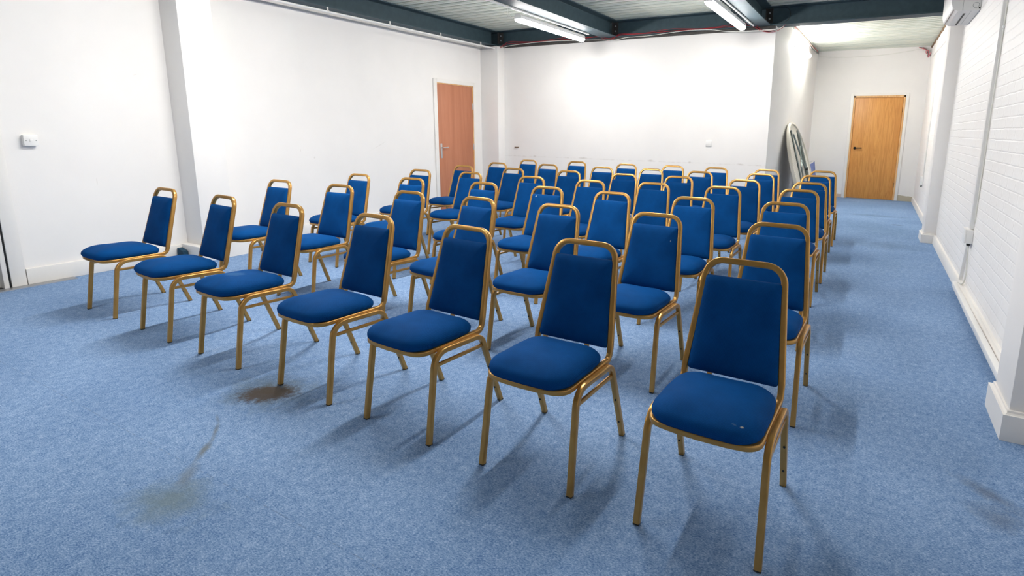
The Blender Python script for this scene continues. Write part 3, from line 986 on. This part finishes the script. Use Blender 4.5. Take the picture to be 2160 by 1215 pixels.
# light switch on a surface box; local y = out of wall is -Y rotated
sw = plate_thing('light_switch', 'white single light switch on a surface box, left wall near the doorway', 'light switch', (XL, 1.80, 1.123), 0)
boxobj('back_box', M['pvc'], 0.0, 0.036, -0.043, 0.043, 0, 0.086, 0.003, sw)
boxobj('face_plate', M['pvc'], 0.036, 0.046, -0.043, 0.043, 0, 0.086, 0.003, sw)
boxobj('rocker', M['pvc'], 0.045, 0.051, -0.009, 0.009, 0.031, 0.055, 0.002, sw)
for s in (-1, 1):
    bm = bmesh.new(); lathe(bm, [(0.0035, 0.0455), (0.0035, 0.0475)], 8, 'x', (0, s * 0.030, 0.043))
    finish('screw', bm, M['greymetal'], sw)
bp_ = plate_thing('blank_plate', 'small square white blank plate on the back wall, right part', 'blank plate', (-2.083, YB, 1.09), 0)
boxobj('plate', M['pvc'], -0.043, 0.043, -0.009, 0.0, 0, 0.086, 0.002, bp_)
boxobj('back_box', M['cream_pvc'], -0.040, 0.040, -0.004, 0.0, -0.006, 0.0, 0.001, bp_)
hk = boxobj('wall_hook', M['timber'], -5.42, -5.345, YB - 0.022, YB, 0.990, 1.003, 0.002)
tag(hk, 'small brown hook stub on the back wall near its left corner', 'hook')

# right wall: trunking, cable, socket box
tr = empty('cable_trunking', (XR, 5.22, 0.55), 0, 'white vertical plastic trunking on the brick wall above the socket box', 'trunking')
boxobj('trunking_body', M['pvc'], -0.028, -0.001, -0.022, 0.022, 0.02, 2.33, 0.003, tr)
for z in (0.78, 1.52):
    boxobj('clip', M['pvc'], -0.016, -0.001, -0.060, -0.044, z, z + 0.02, 0.002, tr)
cable('wall_cable', M['whitecable'], [(XR - 0.006, 5.165, 2.88), (XR - 0.006, 5.172, 2.2), (XR - 0.008, 5.160, 1.5), (XR - 0.006, 5.168, 0.9), (XR - 0.008, 5.165, 0.62)], 0.005, 'thin white cable running down the brick wall beside the trunking')
sb = empty('socket_box', (XR, 5.255, 0.455), 0, 'white plastic socket box on the brick wall at the foot of the trunking', 'socket')
boxobj('box_body', M['pvc'], -0.046, 0.0, -0.075, 0.075, 0, 0.11, 0.004, sb)
boxobj('face_plate', M['pvc'], -0.056, -0.046, -0.075, 0.075, 0, 0.11, 0.003, sb)
boxobj('gland', M['black'], -0.035, -0.012, -0.060, -0.040, -0.018, 0.0, 0.002, sb)
cable('lead', M['whitecable'], [(XR - 0.02, 5.22, 0.44), (XR - 0.012, 5.21, 0.30), (XR - 0.012, 5.20, 0.17), (XR - 0.02, 5.23, 0.115), (XR - 0.035, 5.33, 0.10)], 0.006, 'short white lead hanging below the socket box to the skirting')
bm = bmesh.new()
sweep(bm, [(XR - 0.012, 5.30, 0.455), (XR - 0.014, 5.42, 0.11)], sq_profile(0.018, 0.018, 0.003), (0, 1, 0))
tag(finish('sloping_trunking', bm, M['pvc'], smooth=True), 'white trunking slanting from the socket box down to the skirting', 'trunking')
bm = bmesh.new()
sweep(bm, [(XR - 0.046, 5.44, 0.062), (XR - 0.050, 4.4, 0.058), (XR - 0.052, 3.145, 0.056)], sq_profile(0.036, 0.042, 0.005), (0, 0, 1))
tag(finish('skirting_trunking', bm, M['pvc'], smooth=True), 'white trunking run along the skirting towards the near pillar', 'trunking')

# alcove right wall: thin trunking and little box
at = empty('alcove_trunking', (XR, 10.55, 0.42), 0, 'thin white trunking down the brick wall beyond the far pillar', 'trunking')
boxobj('trunking_body', M['pvc'], -0.02, -0.001, -0.018, 0.018, 0.20, 2.06, 0.003, at)
boxobj('end_box', M['pvc'], -0.045, -0.001, -0.045, 0.045, 0.06, 0.20, 0.004, at)
boxobj('gland', M['black'], -0.03, -0.012, -0.02, 0.0, 0.02, 0.06, 0.002, at)
bm = bmesh.new()
sweep(bm, [(XR - 0.012, 8.08, 2.50), (XR - 0.012, 9.5, 2.60), (XR - 0.012, 11.9, 2.66)], sq_profile(0.022, 0.022, 0.003), (0, 0, 1))
tag(finish('high_trunking', bm, M['pvc'], smooth=True), 'white trunking running high along the brick wall beyond the far pillar', 'trunking')

# ---------------------------------------------------------------- air unit on the right wall
ac = empty('air_conditioner', (XR, 6.58, 2.46), 0, 'white wall-mounted air conditioning unit high on the brick wall', 'air conditioner')
L_ = 0.86
bm = bmesh.new()
prism(bm, [(-0.001, 0.0), (-0.175, 0.0), (-0.222, 0.030), (-0.238, 0.085), (-0.240, 0.33), (-0.001, 0.33)], 0, L_, 'y')
e = [e for e in bm.edges]
bmesh.ops.bevel(bm, geom=e, offset=0.004, segments=2, affect='EDGES')
finish('casing', bm, M['acwhite'], ac, smooth=True, angle=30)
boxobj('outlet_slot', M['black'], -0.118, -0.103, 0.14, L_ - 0.05, -0.003, 0.002, 0, ac)
boxobj('panel_seam', M['greymetal'], -0.069, -0.067, 0.04, L_ - 0.06, -0.001, 0.002, 0, ac)
boxobj('side_seam', M['greymetal'], -0.142, -0.140, -0.001, 0.002, 0.002, 0.328, 0, ac)
boxobj('front_seam', M['timber'], -0.212, -0.209, 0.03, L_ - 0.02, 0.019, 0.022, 0, ac)
boxobj('sensor', M['black'], -0.018, -0.006, -0.003, 0.003, 0.010, 0.024, 0.001, ac)
bm = bmesh.new()
ring = [Vector((-0.040 + 0.024 * math.cos(a), -0.001, 0.045 + 0.024 * math.sin(a))) for a in [2 * PI * k / 28 for k in range(29)]]
sweep(bm, ring, round_profile(0.0014, 5), (0, 1, 0))
finish('round_cover', bm, M['greymetal'], ac)

# ---------------------------------------------------------------- strip lights
def batten(x, y0, y1, z, label, group='white LED strip lights', wall=False, led='led'):
    t = empty('strip_light', (x, y0, z), 0, label, 'strip light', group)
    L = y1 - y0
    if not wall:
        bm = bmesh.new()
        prism(bm, [(-0.046, 0.010), (0.046, 0.010), (0.044, 0.044), (0.024, 0.064), (-0.024, 0.064), (-0.044, 0.044)], 0.0, L, 'y')
        finish('housing', bm, M['pvc'], t)
        bm = bmesh.new()
        prism(bm, [(-0.043, 0.0095), (-0.044, -0.006), (-0.033, -0.022), (-0.013, -0.028), (0.013, -0.028), (0.033, -0.022), (0.044, -0.006), (0.043, 0.0095)], 0.0, L, 'y')
        finish('diffuser', bm, M[led], t, smooth=True, angle=40)
        for yy in (0.0, L - 0.006):
            bm = bmesh.new()
            prism(bm, [(-0.047, 0.040), (-0.047, 0.008), (0.047, 0.008), (0.047, 0.040), (0.026, 0.065), (-0.026, 0.065)], yy - 0.004, yy + 0.010, 'y')
            finish('end_cap', bm, M['pvc'], t)
    else:
        bm = bmesh.new()
        prism(bm, [(0.0, -0.032), (0.028, -0.034), (0.028, 0.034), (0.0, 0.032)], 0.0, L, 'y')
        finish('housing', bm, M['pvc'], t)
        bm = bmesh.new()
        prism(bm, [(0.028, -0.033), (0.050, -0.034), (0.063, -0.024), (0.068, -0.008), (0.068, 0.008), (0.063, 0.024), (0.050, 0.034), (0.028, 0.033)], 0.0, L, 'y')
        finish('diffuser', bm, M[led], t, smooth=True, angle=40)
        for yy in (0.0, L - 0.006):
            bm = bmesh.new()
            prism(bm, [(0.0, -0.036), (0.028, -0.036), (0.028, 0.036), (0.0, 0.036)], yy - 0.003, yy + 0.009, 'y')
            finish('end_cap', bm, M['pvc'], t)
    return t
def clipped(t, spots, top):
    for yy in spots:
        bm = bmesh.new()
        box(bm, -0.012, 0.035, yy - 0.010, yy + 0.010, 0.058, top, 0.003)
        finish('hanger_clip', bm, M['pvc'], t, smooth=True)
l1 = batten(-3.850, 5.62, 7.24, 2.574, 'lit strip light on the left, under the deck beside the middle beam', led='led_far')
clipped(l1, (0.35, 1.1), 0.0665)
l2 = batten(-1.600, 5.70, 7.25, 2.574, 'lit strip light on the right, cut by the top edge of the picture', led='led_far')
clipped(l2, (0.35, 1.05), 0.0665)
l3 = batten(-1.262, 9.30, 10.85, 2.64, 'lit strip light mounted on the alcove side wall', wall=True, led='led_bright')
l3.rotation_euler = (0, 0, -math.atan2(AX1 - AX0, YF - YB))
l3.location.x = AX0 + (9.30 - YB) * (AX1 - AX0) / (YF - YB) + 0.002
# further lights along the same two runs, out of view; the last one is added
l4 = batten(-3.835, 2.1, 3.57, 2.574, 'lit strip light of the left run, above the picture edge, over the second row', led='led_near')
clipped(l4, (0.35, 1.1), 0.0665)
l5 = batten(-1.590, 2.3, 3.77, 2.574, 'lit strip light of the right run, above the picture edge, over the second row')
clipped(l5, (0.35, 1.1), 0.0665)
l6 = batten(-3.835, -1.2, 0.27, 2.574, 'added unseen strip light behind the camera, brightening the left foreground', led='led_dim')  # unseen light added to lift the left foreground floor
clipped(l6, (0.35, 1.1), 0.0665)

# ---------------------------------------------------------------- conduits and cables
def conduit(name, pts, rad, label, clips, cdir=1):
    t = empty(name, pts[0], 0, label, 'pipe')
    o = Vector(pts[0])
    bm = bmesh.new()
    sweep(bm, [Vector(p) - o for p in pts], round_profile(rad, 12))
    finish('pipe', bm, M['pvc'], t, smooth=True)
    a, b = Vector(pts[0]) - o, Vector(pts[-1]) - o
    for y in clips:
        k = (y - pts[0][1]) / (pts[-1][1] - pts[0][1])
        p = a.lerp(b, k)
        bm = bmesh.new()
        lathe(bm, [(rad + 0.004, p.y - 0.010), (rad + 0.004, p.y + 0.010)], 12, 'y', (p.x, 0, p.z))
        box(bm, p.x - 0.008, p.x + 0.008, p.y - 0.008, p.y + 0.008, p.z + rad, ZB - 0.002 - o.z, 0.002)
        finish('saddle_clip', bm, M['cream_pvc'], t, smooth=True)
    return t
conduit('conduit', [(-5.755, YN + 0.02, 2.615), (-5.700, 7.795, 2.608)], 0.013, 'long white conduit pipe clipped under the left wall beam', (-1.0, 0.2, 1.4, 2.55, 3.55, 4.47, 5.4, 6.35, 7.27))
mc = conduit('conduit', [(-3.798, YN + 0.02, 2.653), (-3.778, 7.30, 2.653)], 0.0115, 'white conduit pipe beside the middle beam above the left strip light', (1.0, 3.0, 4.9))
conduit('conduit', [(-1.545, YN + 0.02, 2.653), (-1.535, 7.60, 2.653)], 0.0115, 'white conduit pipe beside the right beam above the right strip light', (1.0, 3.0, 4.9))
boxobj_t = boxobj('trunking', M['pvc'], XL + 0.001, XL + 0.030, 3.2, 7.60, 2.600, 2.632, 0.003)
tag(boxobj_t, 'white trunking along the top of the left wall under the beam', 'trunking')
bm = bmesh.new()
for dx, dz in ((0.0, 0.0), (0.022, 0.004)):
    sweep(bm, smooth_path([(-3.872 + dx, 5.44, 2.665), (-3.876 + dx, 5.45, 2.60), (-3.862 + dx, 5.48, 2.565 - dz), (-3.845 + dx, 5.52, 2.585)], 5), round_profile(0.0035, 6))
wt = finish('wire_tail', bm, M['cream_pvc'], smooth=True)
wt.parent = mc
wt.location = [-c for c in mc.location]

cb = empty('cable_bundle', (0, 0, 0), 0, 'loose red, white and black cables lying along the foot of the cross beam', 'cables')
yc = 7.725
def wob(i, a): return noise.noise(Vector((i * 0.37, a, 2.1)))
pts = [(-5.68, yc - 0.03, 2.60)] + [(-5.5 + k * 0.21, yc + 0.01 * wob(k, 1), ZB + 0.016 + 0.012 * wob(k, 3)) for k in range(9)] + [(-3.72, yc - 0.02, 2.632), (-3.62, yc - 0.02, 2.618), (-3.50, yc, 2.68)] + [(-3.3 + k * 0.21, yc, ZB + 0.018 + 0.014 * wob(k, 9)) for k in range(9)] + [(-1.52, yc - 0.02, 2.64), (-1.46, yc - 0.03, 2.60), (-1.36, yc - 0.02, 2.575), (-1.27, yc, 2.585), (-1.20, yc + 0.03, 2.625), (-1.18, yc + 0.06, 2.66)]
cable('red_cable', M['red'], pts, 0.0035, parent=cb)
pts2 = [(x + 0.02, y - 0.005, z + 0.016 + 0.012 * math.sin(i * 1.3)) for i, (x, y, z) in enumerate(pts)]
cable('red_cable', M['red'], pts2, 0.003, parent=cb)
pts3 = [(-5.70, yc - 0.04, 2.60), (-5.45, yc - 0.02, 2.645), (-5.0, yc - 0.025, 2.665), (-4.6, yc - 0.02, 2.668), (-4.3, yc - 0.02, 2.655), (-3.9, yc - 0.02, 2.640), (-3.55, yc - 0.03, 2.615), (-3.35, yc - 0.02, 2.640), (-3.0, yc - 0.02, 2.642), (-2.7, yc - 0.02, 2.66), (-2.4, yc - 0.02, 2.672), (-2.1, yc - 0.03, 2.655), (-1.9, yc - 0.05, 2.618), (-1.6, yc - 0.05, 2.596), (-1.40, yc - 0.04, 2.60), (-1.28, yc - 0.02, 2.60), (-1.18, yc + 0.02, 2.645)]
cable('white_cable', M['whitecable'], pts3, 0.0045, parent=cb)
pts4 = [(-5.4 + k * 0.29, yc + 0.018, ZB + 0.022 + 0.01 * wob(k, 17)) for k in range(14)] + [(-1.40, yc - 0.005, 2.592), (-1.28, yc, 2.60), (-1.20, yc + 0.04, 2.645)]
cable('black_cable', M['black'], pts4, 0.006, parent=cb)
# timber packer strip visible between the cross beam and the wall top
boxobj_p = boxobj('packer_board', M['packer'], -5.63, -1.29, YB - 0.028, YB - 0.001, 2.628, 2.664, 0.002)
tag(boxobj_p, 'grey packing board along the top of the back wall under the beam', 'board')
# cable hoop on the cross beam web
arc = [(-1.22 + 0.11 * math.cos(a) , 7.73, 2.78 + 0.10 * math.sin(a)) for a in [math.radians(t) for t in range(-70, 80, 10)]]
cable('black_cable_loop', M['black'], arc, 0.003, 'thin black cable curved against the web of the cross beam', group=None)

# rough gap and wires along the top of the alcove side wall
def rubble(name, a, b, z0, z1, w, label, mat, seed=0, n=46):
    a, b = Vector(a), Vector(b)
    d = (b - a); nn = Vector((d.y, -d.x)).normalized()
    bm = bmesh.new(); rows = []
    for i in range(n + 1):
        p = a + d * i / n
        zl = z0 + 0.022 * noise.noise(Vector((i * 0.5, seed, 0)))
        ww = w * (1 + 0.6 * noise.noise(Vector((i * 0.7, seed + 5, 0))))
        rows.append([bm.verts.new((p.x + nn.x * s, p.y + nn.y * s, z)) for s, z in ((-0.02, zl), (ww * 0.6, zl), (ww, (zl + z1) / 2), (ww * 0.7, z1), (-0.02, z1))])
    for r0, r1 in zip(rows, rows[1:]):
        for j in range(5):
            bm.faces.new((r0[j], r0[(j + 1) % 5], r1[(j + 1) % 5], r1[j]))
    bm.faces.new(rows[0]); bm.faces.new(rows[-1])
    return tag(finish(name, bm, mat), label, 'gap filling')
rubble('mortar_fill', (AX0, YB + 0.16), (AX1, YF - 0.01), 2.845, 2.899, 0.022, 'rough mortar filling along the top of the alcove side wall', M['mortar'], 3)
rubble('dark_gap_strip', (XR, YF - 0.01), (XR, 8.07), 2.865, 2.899, 0.018, 'ragged dark strip for the shaded gap between ceiling and brick wall past the far pillar', M['timber'], 8)  # brown strip drawn for the dark open gap above the wall
def axw(y): return AX0 + (y - YB) * (AX1 - AX0) / (YF - YB)
ab = empty('cable_bundle', (0, 0, 0), 0, 'twisted pink, white and grey cables along the alcove wall top above its light', 'cables')
for k, (mt, nm, lb) in enumerate(((M['pink'], 'pink_cable', 'pink cable along the top of the alcove side wall'), (M['whitecable'], 'white_cable', 'white cable twisted with the pink one above the alcove light'), (M['greymetal'], 'grey_cable', 'dark grey cable running with the pink one on the alcove side wall'))):
    pp = [(axw(y) + 0.042 + 0.004 * k, y, 2.832 - 0.012 * k + 0.022 * math.sin(y * 2.3 + k * 2.1) + 0.01 * math.sin(y * 6 + k)) for y in [8.0 + 0.36 * i for i in range(12)]]
    cable(nm, mt, pp, 0.0065, parent=ab)
# knot of wires at the far right ceiling corner
kn = empty('wire_knot', (0, 0, 0), 0, 'knot of pink, white and black wires at the far right ceiling corner', 'wires')
for k in range(4):
    mt = (M['pink'], M['whitecable'], M['black'], M['pink'])[k]
    pp = [(0.60 - 0.02 * k, YF - 0.03, 2.88), (0.655 + 0.01 * k, YF - 0.05 - 0.01 * k, 2.84 - 0.01 * k), (0.66 + 0.012 * k, YF - 0.06, 2.78), (0.70, YF - 0.05, 2.74 - 0.015 * k), (0.735, YF - 0.04 - 0.02 * k, 2.72 + 0.02 * k)]
    cable(('pink_cable', 'white_cable', 'black_cable', 'pink_cable')[k], mt, pp, 0.008, parent=kn)
cable('sagging_cable', M['whitecable'], [(AX1 + 0.02, YF - 0.015, 2.80), (-0.7, YF - 0.012, 2.765), (-0.1, YF - 0.012, 2.775), (0.35, YF - 0.012, 2.82), (0.62, YF - 0.02, 2.86)], 0.004, 'thin pale cable sagging across the top of the far wall')

# ---------------------------------------------------------------- folded round table leaning in the alcove
TD, TILT, TY, PHI = 1.50, math.radians(16), 9.50, math.radians(-3)
tw = Vector((-math.sin(TILT) * math.cos(PHI), -math.sin(TILT) * math.sin(PHI), math.cos(TILT)))
tu = Vector((-math.sin(PHI), math.cos(PHI), 0))
tn = tu.cross(tw); tn = tn if tn.x > 0 else -tn
top_pt = Vector((-1.240, TY, TD * math.cos(TILT) + 0.006))
tc_ = top_pt - tw * (TD / 2)
rt = empty('round_folding_table', tc_, 0, 'folded round cream table leaning on the alcove side wall, underside showing', 'folding table')
basis = Matrix((tu, tw, tn)).transposed().to_4x4()
rt.matrix_world = Matrix.Translation(tc_) @ basis
R0 = TD / 2
bm = bmesh.new()
lathe(bm, [(R0 - 0.01, -0.004), (R0, 0.004), (R0 + 0.001, 0.036), (R0 - 0.004, 0.046), (R0 - 0.030, 0.046), (R0 - 0.034, 0.020), (0.10, 0.0195)], 72)
finish('tabletop', bm, M['tabletop'], rt, smooth=True, angle=40)
bm = bmesh.new()
lathe(bm, [(R0 - 0.036, 0.0198), (R0 - 0.036, 0.024), (0.05, 0.0245)], 48)
finish('ribbed_underside', bm, M['grid'], rt)
def rod(pts, rad, name, mat='greymetal', fr=0.03):
    bm = bmesh.new(); sweep(bm, fillet(pts, fr, 5), round_profile(rad, 8), (0, 0, 1))
    return finish(name, bm, M[mat], rt, smooth=True)
rod([(-0.27, -0.62, 0.036), (-0.27, 0.62, 0.036)], 0.013, 'frame_rail')
rod([(0.27, -0.62, 0.036), (0.27, 0.62, 0.036)], 0.013, 'frame_rail')
rod([(-0.235, 0.55, 0.055), (0.05, 0.05, 0.062), (0.235, -0.04, 0.06)], 0.013, 'folded_leg')
rod([(0.235, 0.55, 0.058), (0.20, -0.02, 0.068), (0.20, -0.45, 0.062)], 0.013, 'folded_leg')
rod([(-0.235, -0.55, 0.055), (-0.20, 0.02, 0.062), (-0.05, 0.12, 0.060)], 0.013, 'folded_leg')
rod([(-0.20, 0.10, 0.075), (0.0, 0.35, 0.078)], 0.009, 'brace')
rod([(0.05, -0.38, 0.075), (0.22, -0.05, 0.078)], 0.009, 'brace')
boxobj('hinge_block', M['black'], 0.185, 0.225, -0.05, 0.0, 0.050, 0.085, 0.004, rt)

# blue folded table with silver edge behind it
bl = empty('blue_folding_table', (-0.905, 11.2, 0.0), 0, 'blue folded table with silver edges leaning in the alcove behind the round one', 'folding table')
bl.rotation_euler = (0, -math.radians(9), math.radians(1.5))
boxobj('blue_panel', M['bluepanel'], -0.070, -0.002, -0.85, 0.85, 0.012, 0.738, 0, bl)
bm = bmesh.new()
box(bm, -0.074, 0.001, -0.862, 0.862, 0.738, 0.750, 0.002)
box(bm, -0.074, 0.001, -0.862, 0.862, 0.0, 0.012, 0.002)
box(bm, -0.074, 0.001, 0.850, 0.862, 0.012, 0.738, 0.002)
box(bm, -0.074, 0.001, -0.862, -0.850, 0.012, 0.738, 0.002)
finish('edge_frame', bm, M['silver'], bl, smooth=True)
bm = bmesh.new()
sweep(bm, fillet([(-0.036, -0.72, 0.745), (-0.036, -0.72, 0.790), (-0.036, -0.50, 0.790), (-0.036, -0.50, 0.745)], 0.02, 4), round_profile(0.011, 8), (1, 0, 0))
finish('carry_handle', bm, M['black'], bl, smooth=True)

# offcut of navy carpet propped in the pillar corner
bm = bmesh.new()
prism(bm, [(-5.965, 0.0), (-5.845, 0.0), (-5.855, 0.085), (-5.950, 0.110)], 2.74, 2.785, 'y')
tag(finish('carpet_offcut', bm, M['navy']), 'small dark navy carpet offcut propped by the left pillar foot', 'carpet offcut')
